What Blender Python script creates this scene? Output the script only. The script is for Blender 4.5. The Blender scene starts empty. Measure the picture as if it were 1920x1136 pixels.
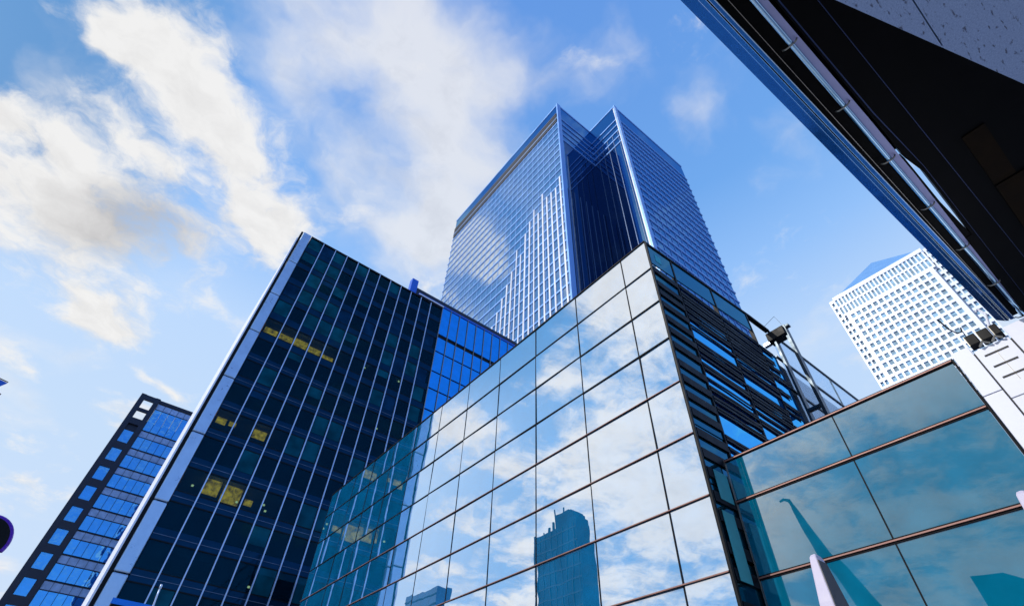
import bpy, bmesh, math, random
from mathutils import Matrix, Vector
random.seed(7)
S = bpy.context.scene
COL = S.collection
R = math.radians

# ------------------------------------------------------------------ camera
cam_d = bpy.data.cameras.new('camera')
cam = bpy.data.objects.new('camera', cam_d)
COL.objects.link(cam)
AZ, PITCH, ROLL = 0.937575148, 0.807854565, 0.0475274044
_f = Vector((math.cos(PITCH)*math.cos(AZ), math.cos(PITCH)*math.sin(AZ), math.sin(PITCH)))
_r = Vector((math.sin(AZ), -math.cos(AZ), 0))
_u = _r.cross(_f)
_c, _s = math.cos(ROLL), math.sin(ROLL)
_r2 = _c*_r + _s*_u
_u2 = -_s*_r + _c*_u
cam.matrix_world = Matrix(((_r2.x, _u2.x, -_f.x, 0), (_r2.y, _u2.y, -_f.y, 0), (_r2.z, _u2.z, -_f.z, 1.6), (0, 0, 0, 1)))
cam_d.sensor_width = 36
cam_d.lens = 17.65
cam_d.clip_start = 0.05
cam_d.clip_end = 6000
S.camera = cam
S.view_settings.view_transform = 'Standard'
S.view_settings.look = 'None'
S.view_settings.exposure = 0
S.view_settings.gamma = 1
S.cycles.max_bounces = 10
S.cycles.glossy_bounces = 6
S.cycles.transparent_max_bounces = 12
S.cycles.use_denoising = True

# ------------------------------------------------------------------ sky
SUN_DIR = Vector((-0.93, 0.28, 0.72)).normalized()      # towards the sun
SUN_EL = math.asin(SUN_DIR.z)
SUN_AZ = math.atan2(SUN_DIR.x, SUN_DIR.y)               # from +Y towards +X
W = bpy.data.worlds.new('World')
S.world = W
W.use_nodes = True
W.cycles.sampling_method = 'AUTOMATIC'


class Nodes:
    """short-hand for building node trees"""
    def __init__(s, tree):
        s.t = tree
        s.n = tree.nodes
        s.n.clear()

    def put(s, sock, v):
        if isinstance(v, bpy.types.NodeSocket):
            s.t.links.new(v, sock)
        elif v is not None:
            sock.default_value = v

    def math(s, op, a, b=None, c=None, clamp=False):
        n = s.n.new('ShaderNodeMath')
        n.operation = op
        n.use_clamp = clamp
        for i, v in enumerate((a, b, c)):
            s.put(n.inputs[i], v)
        return n.outputs[0]

    def vec(s, op, a, b=None, scale=None):
        n = s.n.new('ShaderNodeVectorMath')
        n.operation = op
        s.put(n.inputs[0], a)
        if b is not None:
            s.put(n.inputs[1], b)
        if scale is not None:
            s.put(n.inputs['Scale'], scale)
        return n.outputs['Value'] if op in ('DOT_PRODUCT', 'LENGTH') else n.outputs[0]

    def comb(s, x, y, z):
        n = s.n.new('ShaderNodeCombineXYZ')
        for i, v in enumerate((x, y, z)):
            s.put(n.inputs[i], v)
        return n.outputs[0]

    def sep(s, v):
        n = s.n.new('ShaderNodeSeparateXYZ')
        s.put(n.inputs[0], v)
        return n.outputs

    def noise(s, v, scale, detail=4, rough=.5, dist=0, color=False, lac=2.0):
        n = s.n.new('ShaderNodeTexNoise')
        s.put(n.inputs['Vector'], v)
        n.inputs['Scale'].default_value = scale
        n.inputs['Detail'].default_value = detail
        n.inputs['Roughness'].default_value = rough
        n.inputs['Distortion'].default_value = dist
        n.inputs['Lacunarity'].default_value = lac
        return n.outputs['Color' if color else 'Fac']

    def rng(s, v, a, b, c=0., d=1., smooth=False):
        n = s.n.new('ShaderNodeMapRange')
        n.interpolation_type = 'SMOOTHSTEP' if smooth else 'LINEAR'
        s.put(n.inputs[0], v)
        for i, q in enumerate((a, b, c, d)):
            s.put(n.inputs[i+1], q)
        return n.outputs[0]

    def mix(s, f, a, b, mode='MIX'):
        n = s.n.new('ShaderNodeMix')
        n.data_type = 'RGBA'
        n.blend_type = mode
        s.put(n.inputs[0], f)
        s.put(n.inputs[6], a)
        s.put(n.inputs[7], b)
        return n.outputs[2]

    def mixs(s, f, a, b):
        n = s.n.new('ShaderNodeMixShader')
        s.put(n.inputs[0], f)
        s.put(n.inputs[1], a)
        s.put(n.inputs[2], b)
        return n.outputs[0]

    def ramp(s, v, stops):
        n = s.n.new('ShaderNodeValToRGB')
        s.put(n.inputs[0], v)
        e = n.color_ramp.elements
        while len(e) < len(stops):
            e.new(.5)
        for q, (p, c) in zip(e, stops):
            q.position = p
            q.color = (*c, 1)
        return n.outputs[0]

    def shader(s, kind, **k):
        n = s.n.new('ShaderNode' + kind)
        for a, v in k.items():
            a = a.replace('_', ' ')
            if isinstance(v, tuple) and len(v) == 3:
                v = (*v, 1)
            s.put(n.inputs[a], v)
        return n.outputs[0]


def build_world():
    k = Nodes(W.node_tree)
    tc = k.n.new('ShaderNodeTexCoord')
    d = tc.outputs['Generated']
    dx, dy, dz = k.sep(d)[:3]
    sky = k.n.new('ShaderNodeTexSky')
    sky.sky_type = 'NISHITA'
    sky.sun_disc = False
    sky.sun_elevation = SUN_EL
    sky.sun_rotation = SUN_AZ
    sky.air_density = 1.0
    sky.dust_density = 0.6
    sky.ozone_density = 2.5
    base = k.mix(1.0, sky.outputs[0], (1.15, 1.75, 2.7, 1), 'MULTIPLY')
    # moist bright air low down in the clouded half of the sky; the other half stays a deep blue
    zc = k.math('MAXIMUM', dz, 0.0)
    tint = k.ramp(zc, [(0.0, (6.6, 7.6, 9.0)), (.40, (6.0, 7.6, 9.5)), (.60, (5.4, 7.3, 10.0)), (.72, (3.1, 5.6, 9.8)), (.82, (1.75, 4.2, 8.8)), (1.0, (1.3, 3.2, 7.8))])
    side = k.rng(k.math('ADD', dy, k.math('MULTIPLY', dx, .10)), -0.62, 0.05, 0.10, .93, True)
    base = k.mix(side, base, tint)
    left = k.math('MULTIPLY', k.rng(dx, -0.10, -0.36, 0.0, .92, True), k.rng(zc, .50, .66, 0, 1, True))
    base = k.mix(left, base, (1.3, 3.2, 6.4, 1))
    behind = k.math('MULTIPLY', k.rng(dx, -0.36, -0.62, 0.0, .85, True), k.rng(zc, .62, .78, 1, 0, True))
    base = k.mix(behind, base, (2.6, 5.0, 8.7, 1))
    # clouds on a flat layer above
    den = k.math('ADD', zc, 0.12)
    u = k.math('DIVIDE', dx, den)
    v = k.math('DIVIDE', dy, den)
    p0 = k.comb(u, v, 0.0)
    warp = k.vec('SUBTRACT', k.noise(p0, 3.2, 3, .55, color=True), (.5, .5, .5))
    p = k.vec('ADD', p0, k.vec('SCALE', warp, scale=0.16))
    warp2 = k.vec('SUBTRACT', k.noise(p0, 13, 3, .6, color=True), (.5, .5, .5))
    p = k.vec('ADD', p, k.vec('SCALE', warp2, scale=0.05))
    B = [(-0.225, 0.645, -2.543, 0.30, 0.108, 0.98), (-0.045, 0.826, 1.256, 0.138, 0.106, 0.8), (-0.374, 0.614, -1.795, 0.08, 0.063, 0.5),
         (-0.372, 1.04, 2.092, 0.242, 0.205, 1.0), (-0.491, 0.874, 1.761, 0.096, 0.065, 0.8), (-0.27, 0.802, -2.806, 0.172, 0.071, 0.6),
         (-0.389, 0.879, -1.982, 0.075, 0.058, 0.5), (-0.074, 0.454, 2.741, 0.202, 0.164, 0.80), (0.225, 0.564, 1.392, 0.245, 0.136, 1.05),
         (0.02, 0.296, 2.753, 0.142, 0.074, 0.62), (-0.014, 0.632, -2.864, 0.142, 0.073, 0.55), (0.244, 0.189, 2.774, 0.115, 0.067, 0.45),
         (0.469, 0.103, 3.02, 0.064, 0.047, 0.42), (-0.305, 1.318, -2.902, 0.14, 0.079, 0.55), (-0.387, 1.603, -2.104, 0.099, 0.079, 0.6),
         (-0.321, 2.175, -3.093, 0.113, 0.105, 0.55), (-0.098, 1.461, -2.691, 0.099, 0.03, 0.6), (-0.243, 1.293, -2.535, 0.099, 0.086, 0.45),
         (-0.402, 1.883, 1.539, 0.145, 0.069, 0.5), (-0.29, 2.891, 1.521, 0.311, 0.119, 0.5), (-0.461, 0.638, -2.966, 0.038, 0.029, 0.5),
         (-0.386, 0.649, 3.118, 0.045, 0.037, 0.6), (-0.073, 1.084, -2.756, 0.083, 0.051, 0.2),
         (-0.67, 1.12, 0.6, 0.15, 0.11, 0.9), (-0.74, 0.82, 0.9, 0.13, 0.08, 0.6)]
    VEIL = {7, 8, 9, 10, 11, 12, 18, 19}
    cover = veil = None
    for bi, (cx, cy, a, sx, sy, w) in enumerate(B):
        m = k.n.new('ShaderNodeMapping')
        m.vector_type = 'TEXTURE'
        k.put(m.inputs['Vector'], p)
        m.inputs['Location'].default_value = (cx, cy, 0)
        m.inputs['Rotation'].default_value = (0, 0, a)
        e_ = 1.9 if bi in VEIL else (1.02 if bi in (5, 6, 4) else 1.34)
        m.inputs['Scale'].default_value = (sx*e_, sy*e_, 1)
        g = k.n.new('ShaderNodeTexGradient')
        g.gradient_type = 'QUADRATIC_SPHERE'
        k.put(g.inputs[0], m.outputs[0])
        q = k.math('POWER', g.outputs['Fac'], .62)
        if bi in VEIL:
            veil = k.math('MULTIPLY', q, w) if veil is None else k.math('MULTIPLY_ADD', q, w, veil)
        else:
            cover = k.math('MULTIPLY', q, w) if cover is None else k.math('MULTIPLY_ADD', q, w, cover)
    # away from the pictured part the sky behind the viewer carries broken cloud
    back = k.rng(dx, -0.60, -0.40, 0.54, 0.0, True)
    back = k.math('ADD', back, k.math('MULTIPLY', k.rng(dx, -0.60, -0.40, 1, 0, True), k.math('MULTIPLY_ADD', k.noise(p0, 1.7, 2, .5), 2.0, -1.02)))
    back = k.math('MULTIPLY', back, k.rng(dy, -0.35, 0.1, 0.25, 1.0, True))
    cover = k.math('ADD', cover, back)
    f1 = k.noise(p, 4.2, 10, .64)
    f2 = k.noise(k.vec('ADD', p, (3.1, 1.7, 0)), 1.9, 5, .55)
    f3 = k.noise(k.vec('ADD', p, (0.02, -0.035, 0)), 4.2, 10, .64)
    h = k.math('ADD', k.math('MULTIPLY_ADD', f1, 2.6, -1.38), k.math('MINIMUM', cover, .92))
    h = k.math('ADD', h, k.math('MULTIPLY_ADD', f2, 1.0, -0.52))
    alpha = k.rng(h, 0.0, 0.64, 0, 1, True)
    vn = k.noise(k.vec('ADD', p, (7.3, 2.2, 0)), 3.4, 6, .52)
    va = k.rng(k.math('ADD', veil, k.math('MULTIPLY_ADD', vn, 2.6, -1.40)), .02, .95, 0, .80, True)
    alpha = k.math('SUBTRACT', 1.0, k.math('MULTIPLY', k.math('SUBTRACT', 1.0, alpha), k.math('SUBTRACT', 1.0, va)))
    relief = k.math('MULTIPLY', k.math('SUBTRACT', f3, f1), 1.6)
    thick = k.rng(h, 0.55, 1.4, 0.0, 0.10)
    gm = k.n.new('ShaderNodeMapping')
    gm.vector_type = 'TEXTURE'
    k.put(gm.inputs['Vector'], p)
    gm.inputs['Location'].default_value = (-0.265, 0.985, 0)
    gm.inputs['Rotation'].default_value = (0, 0, 2.3)
    gm.inputs['Scale'].default_value = (.22, .13, 1)
    gg = k.n.new('ShaderNodeTexGradient')
    gg.gradient_type = 'SPHERICAL'
    k.put(gg.inputs[0], gm.outputs[0])
    shade = k.math('ADD', k.math('ADD', relief, thick), k.math('MULTIPLY', gg.outputs['Fac'], 1.05))
    shade = k.math('ADD', shade, k.math('MULTIPLY', k.rng(f2, .45, .75), .22), clamp=True)
    cl = k.mix(shade, (9.1, 9.0, 8.85, 1), (5.4, 5.25, 5.2, 1))
    cl = k.mix(k.rng(dx, -0.35, -0.7, 0, 1, True), cl, k.mix(1.0, cl, (1.22, 1.20, 1.15, 1), 'MULTIPLY'))
    col = k.mix(k.math('MULTIPLY', alpha, .96), base, cl)
    bg = k.n.new('ShaderNodeBackground')
    k.put(bg.inputs['Color'], col)
    bg.inputs['Strength'].default_value = 0.1
    o = k.n.new('ShaderNodeOutputWorld')
    k.put(o.inputs['Surface'], bg.outputs[0])


build_world()
sl = bpy.data.lights.new('sun', 'SUN')
sl.energy = 3.2
sl.angle = R(.5)
sl.color = (1.0, .93, .82)
so = bpy.data.objects.new('sun', sl)
so.rotation_euler = SUN_DIR.to_track_quat('Z', 'Y').to_euler()
so.location = (-60, 20, 60)
COL.objects.link(so)


# ------------------------------------------------------------------ materials
def new_mat(name):
    m = bpy.data.materials.new(name)
    m.use_nodes = True
    return m, Nodes(m.node_tree)


def finish(k, sh):
    o = k.n.new('ShaderNodeOutputMaterial')
    k.put(o.inputs['Surface'], sh)


def matte(name, col, rough=.6, var=.12, scale=3., metal=0., spec=.4, bump=0.):
    m, k = new_mat(name)
    tc = k.n.new('ShaderNodeTexCoord')
    n = k.noise(tc.outputs['Object'], scale, 5, .6)
    f = k.rng(n, .3, .7, 1-var, 1+var)
    c = k.vec('SCALE', tuple(col), scale=f)
    b = k.n.new('ShaderNodeBsdfPrincipled')
    k.put(b.inputs['Base Color'], c)
    b.inputs['Metallic'].default_value = metal
    b.inputs['Specular IOR Level'].default_value = spec
    k.put(b.inputs['Roughness'], k.rng(n, .3, .7, max(.02, rough-.08), min(1, rough+.08)))
    if bump:
        bn = k.n.new('ShaderNodeBump')
        bn.inputs['Strength'].default_value = bump
        bn.inputs['Distance'].default_value = .02
        k.put(bn.inputs['Height'], k.noise(tc.outputs['Object'], scale*6, 6, .6))
        k.put(b.inputs['Normal'], bn.outputs[0])
    finish(k, b.outputs[0])
    return m


def glass(name, body, tint, a=.2, b=.7, f0=.1, f1=.9, rough=.0, wave=0., wscale=.3, clear=0., spec_shift=None, var=.15, vscale=.9):
    """coated facade glass: a dark body (or a view through, clear > 0) under a mirror coat that strengthens towards grazing view"""
    m, k = new_mat(name)
    lw = k.n.new('ShaderNodeLayerWeight')
    lw.inputs['Blend'].default_value = .5
    tc = k.n.new('ShaderNodeTexCoord')
    fac = k.rng(lw.outputs['Facing'], a, b, f0, f1, True)
    n = k.noise(tc.outputs['Object'], vscale, 3, .5)
    bd = k.shader('BsdfDiffuse', Color=k.vec('SCALE', tuple(body), scale=k.rng(n, .35, .65, 1-var, 1+var)))
    if clear:
        bd = k.mixs(clear, bd, k.shader('BsdfTransparent', Color=tuple(min(1, c) for c in spec_shift)))
    g = k.n.new('ShaderNodeBsdfGlossy')
    g.inputs['Color'].default_value = (*tint, 1)
    g.inputs['Roughness'].default_value = rough
    if wave:
        bn = k.n.new('ShaderNodeBump')
        bn.inputs['Strength'].default_value = 1
        bn.inputs['Distance'].default_value = wave
        k.put(bn.inputs['Height'], k.noise(tc.outputs['Object'], wscale, 2, .5))
        k.put(g.inputs['Normal'], bn.outputs[0])
    finish(k, k.mixs(fac, bd, g.outputs[0]))
    return m


def emit(name, col, strength, var=.5, scale=1.5):
    m, k = new_mat(name)
    tc = k.n.new('ShaderNodeTexCoord')
    n = k.noise(tc.outputs['Object'], scale, 4, .6)
    e = k.shader('Emission', Color=tuple(col), Strength=k.rng(n, .3, .7, strength*(1-var), strength*(1+var)))
    finish(k, e)
    return m


M = {}
M['pav_glass'] = glass('mirror_curtain_glass', (.003, .22, .52), (1.0, 1.0, 1.0), .12, .55, .56, .76, wave=.003, wscale=.5)
M['wing_glass'] = glass('teal_mirror_glass', (.001, .13, .235), (.97, .98, 1.0), .08, .33, .10, .74, wave=.003, wscale=.4)
M['joint'] = matte('dark_joint', (.006, .006, .009), .6, .1, 3, 0, .1)
M['copper'] = matte('rosy_metal_cap', (.26, .14, .125), .5, .15, 2, .3)
M['black'] = matte('black_metal', (.005, .006, .008), .5, .2, 2, 0, .15)
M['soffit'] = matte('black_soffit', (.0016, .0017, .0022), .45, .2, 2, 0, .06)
M['silver'] = matte('silver_cladding', (.42, .57, .76), .34, .08, 1.2, .55)
M['fin'] = matte('pale_blue_aluminium', (.50, .62, .85), .35, .1, 1, .4)
M['side_glass'] = glass('dark_side_glass', (.001, .02, .03), (.12, .5, .8), .1, .6, .08, .30, wave=.01, wscale=.5)
M['blue_pane'] = glass('blue_side_pane', (.001, .08, .45), (.09, .56, 1.0), .1, .6, .75, .92, wave=.01, wscale=.5)
M['reflection_strip'] = matte('black_reflection_strip', (.002, .004, .010), .5, .3, 2, 0, .12)
M['clear'] = glass('clear_screen_glass', (.3, .5, .7), (.8, .9, 1.), .3, .9, .05, .35, clear=.93, spec_shift=(.86, .93, .99))
M['post'] = matte('dark_steel_post', (.012, .03, .05), .35, .2, 2, .4)
M['office_glass'] = glass('office_glass', (.001, .022, .045), (.05, .30, .45), .25, .85, .04, .26, clear=.62, spec_shift=(.30, .50, .52), wave=.008, wscale=.5)
M['spandrel'] = glass('dark_spandrel_glass', (.002, .022, .055), (.06, .26, .5), .25, .85, .06, .35, wave=.01, wscale=.4)
M['office_dark'] = matte('office_interior', (.035, .04, .045), .8)
M['ceiling'] = matte('office_ceiling', (.30, .36, .38), .8)
M['lit'] = emit('lit_room', (1.0, .33, .02), 3.6, .95, 2.2)
M['lamp'] = emit('small_lamp', (1, .62, .30), 6.0, .2)
M['blind'] = matte('teal_blind', (.03, .33, .42), .7, .15, 1)
M['blue_glass'] = glass('blue_mirror_glass', (.001, .17, 1.0), (.08, .68, 1.0), .1, .6, .45, .58, wave=.006, wscale=.4)
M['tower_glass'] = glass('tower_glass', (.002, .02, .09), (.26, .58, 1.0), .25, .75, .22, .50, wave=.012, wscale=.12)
M['tower_dark'] = matte('tower_louvre', (.012, .02, .045), .5)
M['tower_band'] = matte('tower_band', (.16, .34, .72), .36, .06, .2, .35)
M['tower_dark_fin'] = matte('tower_dim_fin', (.05, .10, .22), .4, .06, .2, .3)
M['tower_fin'] = matte('tower_white_fin', (.60, .64, .74), .42, .06, .2, .1)
M['steel'] = matte('white_steel_cladding', (.58, .65, .78), .42, .05, .15, .1)
M['grey_win'] = glass('grey_blue_window', (.17, .34, .50), (.7, .85, 1.0), .1, .8, .22, .6, var=.6, vscale=.33)
M['roof_blue'] = matte('blue_metal_roof', (.20, .42, .74), .4, .06, .2, .4)
M['white_panel'] = matte('white_panel', (.72, .76, .90), .45, .05, .8)
M['slot'] = matte('dark_slot', (.02, .022, .028), .6)
M['fascia'] = matte('blue_fascia', (.02, .16, .52), .24, .02, 1.2, .75)
M['chrome'] = matte('polished_tube', (.50, .76, 1.0), .07, .04, 1, 1.)
M['lilac'] = matte('lilac_panel', (.36, .38, .62), .4, .08, 1.5, .3)
M['clip'] = matte('clip_metal', (.32, .31, .28), .3, .1, 4, .8)
M['brown'] = matte('painted_brown_glow', (.011, .0065, .003), .6, .4, 2, 0, .05)
M['seam'] = matte('blue_seam', (.02, .04, .12), .35, .1, 2, .5)
M['navy'] = matte('navy_shade_paint', (.010, .016, .040), .45, .15, .5)
M['blue_win'] = glass('bright_blue_window', (.002, .16, .80), (.22, .70, 1.0), .1, .7, .45, .75, wave=.03, wscale=.5)
M['grey_band'] = matte('grey_blue_band', (.30, .46, .78), .5, .25, .8)
M['mast'] = matte('lilac_white_paint', (.50, .48, .64), .5, .06, 3)
M['far_glass'] = glass('far_tower_glass', (.004, .03, .06), (.4, .6, .8), .2, .9, .03, .25)
M['far_blue'] = glass('far_blue_glass', (.02, .07, .16), (.5, .7, .95), .2, .9, .1, .4)
M['purple'] = matte('purple_rim', (.09, .01, .42), .4, .1, 4)
M['parapet_glass'] = glass('teal_parapet_glass', (.0, .035, .06), (.2, .6, .9), .1, .7, .10, .35, wave=.01, wscale=.6)
M['notch_reflection'] = glass('notch_reflection_tint', (.001, .004, .02), (.3, .5, .9), .25, .8, .10, .34, wave=.012, wscale=.2)  # darkness of mutual reflection put into the glass itself
M['tower_west'] = glass('tower_glass_lit_copy', (.003, .035, .14), (.80, .90, 1.0), .25, .75, .50, .80, wave=.012, wscale=.12)  # brighter copy of the tower glass for the cloud-facing side
M['teal_pane'] = glass('teal_office_pane', (.002, .058, .090), (.06, .32, .45), .25, .85, .04, .26, var=.4, vscale=.5)
M['navy_pane'] = glass('navy_office_pane', (.002, .022, .06), (.06, .28, .5), .25, .85, .05, .3, var=.5, vscale=.5)
M['highlight_tint'] = matte('dim_highlight_paint', (.10, .14, .22), .4, .5, .7, .4)
M['pale_blind'] = matte('grey_teal_blind', (.10, .30, .38), .7, .25, .6)
M['dim_blind'] = matte('dim_teal_blind', (.03, .26, .32), .7, .25, .6)
M['flag'] = matte('blue_cloth', (.02, .12, .60), .7, .2, 4)
M['paving'] = matte('pale_paving', (.36, .36, .38), .8, .15, .4)
M['road'] = matte('asphalt', (.05, .05, .052), .85, .2, .6)
M['dark_mast'] = matte('dark_mast_paint', (.03, .05, .07), .5, .1, 1)

# granite soffit: lilac grey, dark elongated pits
m, k = new_mat('pitted_granite')
tc = k.n.new('ShaderNodeTexCoord')
mp = k.n.new('ShaderNodeMapping')
mp.inputs['Scale'].default_value = (9, 26, 9)
mp.inputs['Rotation'].default_value = (0, 0, .5)
k.put(mp.inputs['Vector'], tc.outputs['Object'])
pit = k.rng(k.noise(mp.outputs[0], 1.0, 3, .55), .60, .68, 0, 1, True)
grain = k.noise(tc.outputs['Object'], 60, 4, .7)
c = k.mix(k.rng(grain, .3, .7), (.18, .27, .50, 1), (.30, .42, .68, 1))
c = k.mix(k.math('MULTIPLY', pit, .8), c, (.05, .06, .12, 1))
bs = k.n.new('ShaderNodeBsdfPrincipled')
k.put(bs.inputs['Base Color'], c)
bs.inputs['Roughness'].default_value = .55
bn = k.n.new('ShaderNodeBump')
bn.inputs['Distance'].default_value = .006
k.put(bn.inputs['Height'], k.math('SUBTRACT', grain, pit))
k.put(bs.inputs['Normal'], bn.outputs[0])
finish(k, bs.outputs[0])
M['granite'] = m


# ------------------------------------------------------------------ geometry helpers
class G:
    def __init__(s):
        s.v, s.f = [], []

    def hexa(s, pts):
        """8 points: bottom ring then top ring, counter-clockwise seen from above"""
        i = len(s.v)
        s.v += [tuple(p) for p in pts]
        s.f += [(i+3, i+2, i+1, i), (i+4, i+5, i+6, i+7), (i, i+1, i+5, i+4), (i+1, i+2, i+6, i+5), (i+2, i+3, i+7, i+6), (i+3, i, i+4, i+7)]
        return s

    def box(s, x0, x1, y0, y1, z0, z1):
        return s.hexa([(x0, y0, z0), (x1, y0, z0), (x1, y1, z0), (x0, y1, z0), (x0, y0, z1), (x1, y0, z1), (x1, y1, z1), (x0, y1, z1)])

    def prism(s, poly, z0, z1):
        """counter-clockwise footprint"""
        i, n = len(s.v), len(poly)
        s.v += [(x, y, z0) for x, y in poly] + [(x, y, z1) for x, y in poly]
        s.f += [tuple(range(i+n-1, i-1, -1)), tuple(range(i+n, i+2*n))]
        s.f += [(i+j, i+(j+1) % n, i+n+(j+1) % n, i+n+j) for j in range(n)]
        return s

    def tube(s, path, rad, n=10):
        """round tube along a path; rad may be a list"""
        i0 = len(s.v)
        P = [Vector(p) for p in path]
        for j, p in enumerate(P):
            t = (P[min(j+1, len(P)-1)] - P[max(j-1, 0)]).normalized()
            a = t.cross(Vector((0, 0, 1)) if abs(t.z) < .9 else Vector((1, 0, 0))).normalized()
            b = t.cross(a)
            r = rad[j] if isinstance(rad, (list, tuple)) else rad
            for q in range(n):
                w = 2*math.pi*q/n
                s.v.append(tuple(p + r*(math.cos(w)*a + math.sin(w)*b)))
        for j in range(len(P)-1):
            for q in range(n):
                a, b = i0+j*n+q, i0+j*n+(q+1) % n
                s.f.append((a, a+n, b+n, b))
        s.f.append(tuple(i0+q for q in range(n)))
        s.f.append(tuple(i0+(len(P)-1)*n+q for q in range(n-1, -1, -1)))
        return s

    def build(s, name, mat, parent=None, smooth=False, bevel=0.):
        me = bpy.data.meshes.new(name)
        o = Vector(parent['_o']) if parent is not None and '_o' in parent else Vector((0, 0, 0))
        me.from_pydata([tuple(Vector(p)-o) for p in s.v], [], s.f)
        bm = bmesh.new()
        bm.from_mesh(me)
        bmesh.ops.recalc_face_normals(bm, faces=bm.faces)
        bm.to_mesh(me)
        bm.free()
        me.materials.append(M[mat])
        if smooth:
            for p in me.polygons:
                p.use_smooth = True
        ob = bpy.data.objects.new(name, me)
        COL.objects.link(ob)
        if parent is not None:
            ob.parent = parent
            ob['_o'] = list(o)
        if bevel:
            bv = ob.modifiers.new('bevel', 'BEVEL')
            bv.width = bevel
            bv.segments = 2
            bv.limit_method = 'ANGLE'
        return ob


def thing(name, label, cat, loc, group=None):
    o = bpy.data.objects.new(name, None)
    COL.objects.link(o)
    o.location = loc
    o['label'] = label
    o['category'] = cat
    o['_o'] = list(loc)
    if group:
        o['group'] = group
    return o


def tag(o, label, cat, group=None):
    o['label'] = label
    o['category'] = cat
    if group:
        o['group'] = group
    return o


def struct(o):
    o['kind'] = 'structure'
    return o


def box(*a):
    return G().box(*a)


# ------------------------------------------------------------------ ground
g = G()
g.v += [(-3000, -3000, 0), (3000, -3000, 0), (3000, 3000, 0), (-3000, 3000, 0)]
g.f.append((0, 1, 2, 3))
struct(g.build('ground', 'paving'))
struct(box(-14, -6, -300, 300, -.10, .004).build('road', 'road'))
for x0, x1 in ((-14.3, -14), (-6, -5.7)):
    struct(box(x0, x1, -300, 300, -.1, .13).build('kerb', 'white_panel'))

# ------------------------------------------------------------------ glass pavilion (mirror facade, x = 14)
PX = 14.0
YC, YE = 8.2, 45.2
ROWS = [22.0, 19.97, 17.76, 15.57, 13.38, 11.18, 8.98, 6.77, 4.56, 2.3, 0.05]
COLS = [8.2, 9.79] + [9.79+3.39*i for i in range(1, 11)] + [45.2]
pav = thing('glass_pavilion', 'low glass building whose big mirror facade reflects clouds, with a side wall of dark stand-in reflection strips', 'building', (PX, YC, 0))
g = G()
g.prism([(14.16, 8.40), (36.0, 8.40), (36.0, 45.1), (14.16, 45.1)], 0, 20.2)
g.build('core', 'black', pav)
for r in range(len(ROWS)-1):
    for c in range(len(COLS)-1):
        y0, y1 = COLS[c]+.018, COLS[c+1]-.018
        z1, z0 = ROWS[r]-.02, ROWS[r+1]+.02
        if r >= 8 and c < 9 or r >= 9 or (r == 7 and c in (3, 4, 5, 6)):
            continue
        dy, dz = random.gauss(0, .0055), random.gauss(0, .0055)
        hw, hh = (y1-y0)/2, (z1-z0)/2
        G().hexa([(14+dy*hw+dz*hh, y0, z0), (14.06, y0, z0), (14.06, y1, z0), (14-dy*hw+dz*hh, y1, z0),
                  (14+dy*hw-dz*hh, y0, z1), (14.06, y0, z1), (14.06, y1, z1), (14-dy*hw-dz*hh, y1, z1)]).build('glass_panel', 'pav_glass', pav)
g = G()
for r in range(7, 10):
    for c in range(len(COLS)-1):
        if r >= 8 and c < 9 or r >= 9 or (r == 7 and c in (3, 4, 5, 6)):
            g.box(14, 14.06, COLS[c]+.018, COLS[c+1]-.018, ROWS[r+1]+.02, ROWS[r]-.02)
g.build('lower_glazing', 'pav_glass', pav)
for c in COLS[1:-1]:
    box(13.985, 14.08, c-.028, c+.028, 0.05, 21.985).build('mullion', 'joint', pav)
for i, z in enumerate(ROWS[1:-1]):
    t = box(13.955, 14.079, 8.2, 45.2, z-.030, z+.022).build('transom', 'joint', pav)
    if i > 2:
        box(13.925, 13.954, 8.2, 45.2, z-.004-.004*(i-2), z+.013).build('cap_strip', 'copper', t)
box(13.95, 14.16, 8.16, 45.24, 22.0, 22.07).build('coping', 'joint', pav)
box(13.99, 14.16, 45.2, 45.26, 0, 21.99).build('end_trim', 'joint', pav)
box(13.985, 14.09, 8.12, 8.195, 0, 21.99).build('corner_trim', 'black', pav)

# side wall, plane y = 8.2, faces -Y ; parapet rises gently
SW = 8.2
WX = 15.35


def ztop(x):
    return 22.0+(x-14)*.083 if x < 23.2 else 22.76+(x-23.2)*.02


XS = [14.1, 16.0, 19.4, 22.8]
g = G()
for x0, x1 in zip(XS[:-1], XS[1:]):
    a0, a1 = ztop(x0)-1.45, ztop(x1)-1.45
    g.hexa([(x0+.03, SW, a0), (x1-.03, SW, a1), (x1-.03, SW+.06, a1), (x0+.03, SW+.06, a0),
            (x0+.03, SW, ztop(x0)-.1), (x1-.03, SW, ztop(x1)-.1), (x1-.03, SW+.06, ztop(x1)-.1), (x0+.03, SW+.06, ztop(x0)-.1)])
g.build('parapet_glass', 'parapet_glass', pav)
g = G()
g.hexa([(14.1, SW-.05, 21.93), (23.2, SW-.05, ztop(23.2)-.1), (23.2, SW+.2, ztop(23.2)-.1), (14.1, SW+.2, 21.93),
        (14.1, SW-.05, 22.07), (23.2, SW-.05, ztop(23.2)+.03), (23.2, SW+.2, ztop(23.2)+.03), (14.1, SW+.2, 22.07)])
g.hexa([(23.2, SW-.05, ztop(23.2)-.1), (25.2, SW-.05, ztop(25.2)-.1), (25.2, SW+.2, ztop(25.2)-.1), (23.2, SW+.2, ztop(23.2)-.1),
        (23.2, SW-.05, ztop(23.2)+.03), (25.2, SW-.05, ztop(25.2)+.03), (25.2, SW+.2, ztop(25.2)+.03), (23.2, SW+.2, ztop(23.2)+.03)])
g.build('side_coping', 'joint', pav)
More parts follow.
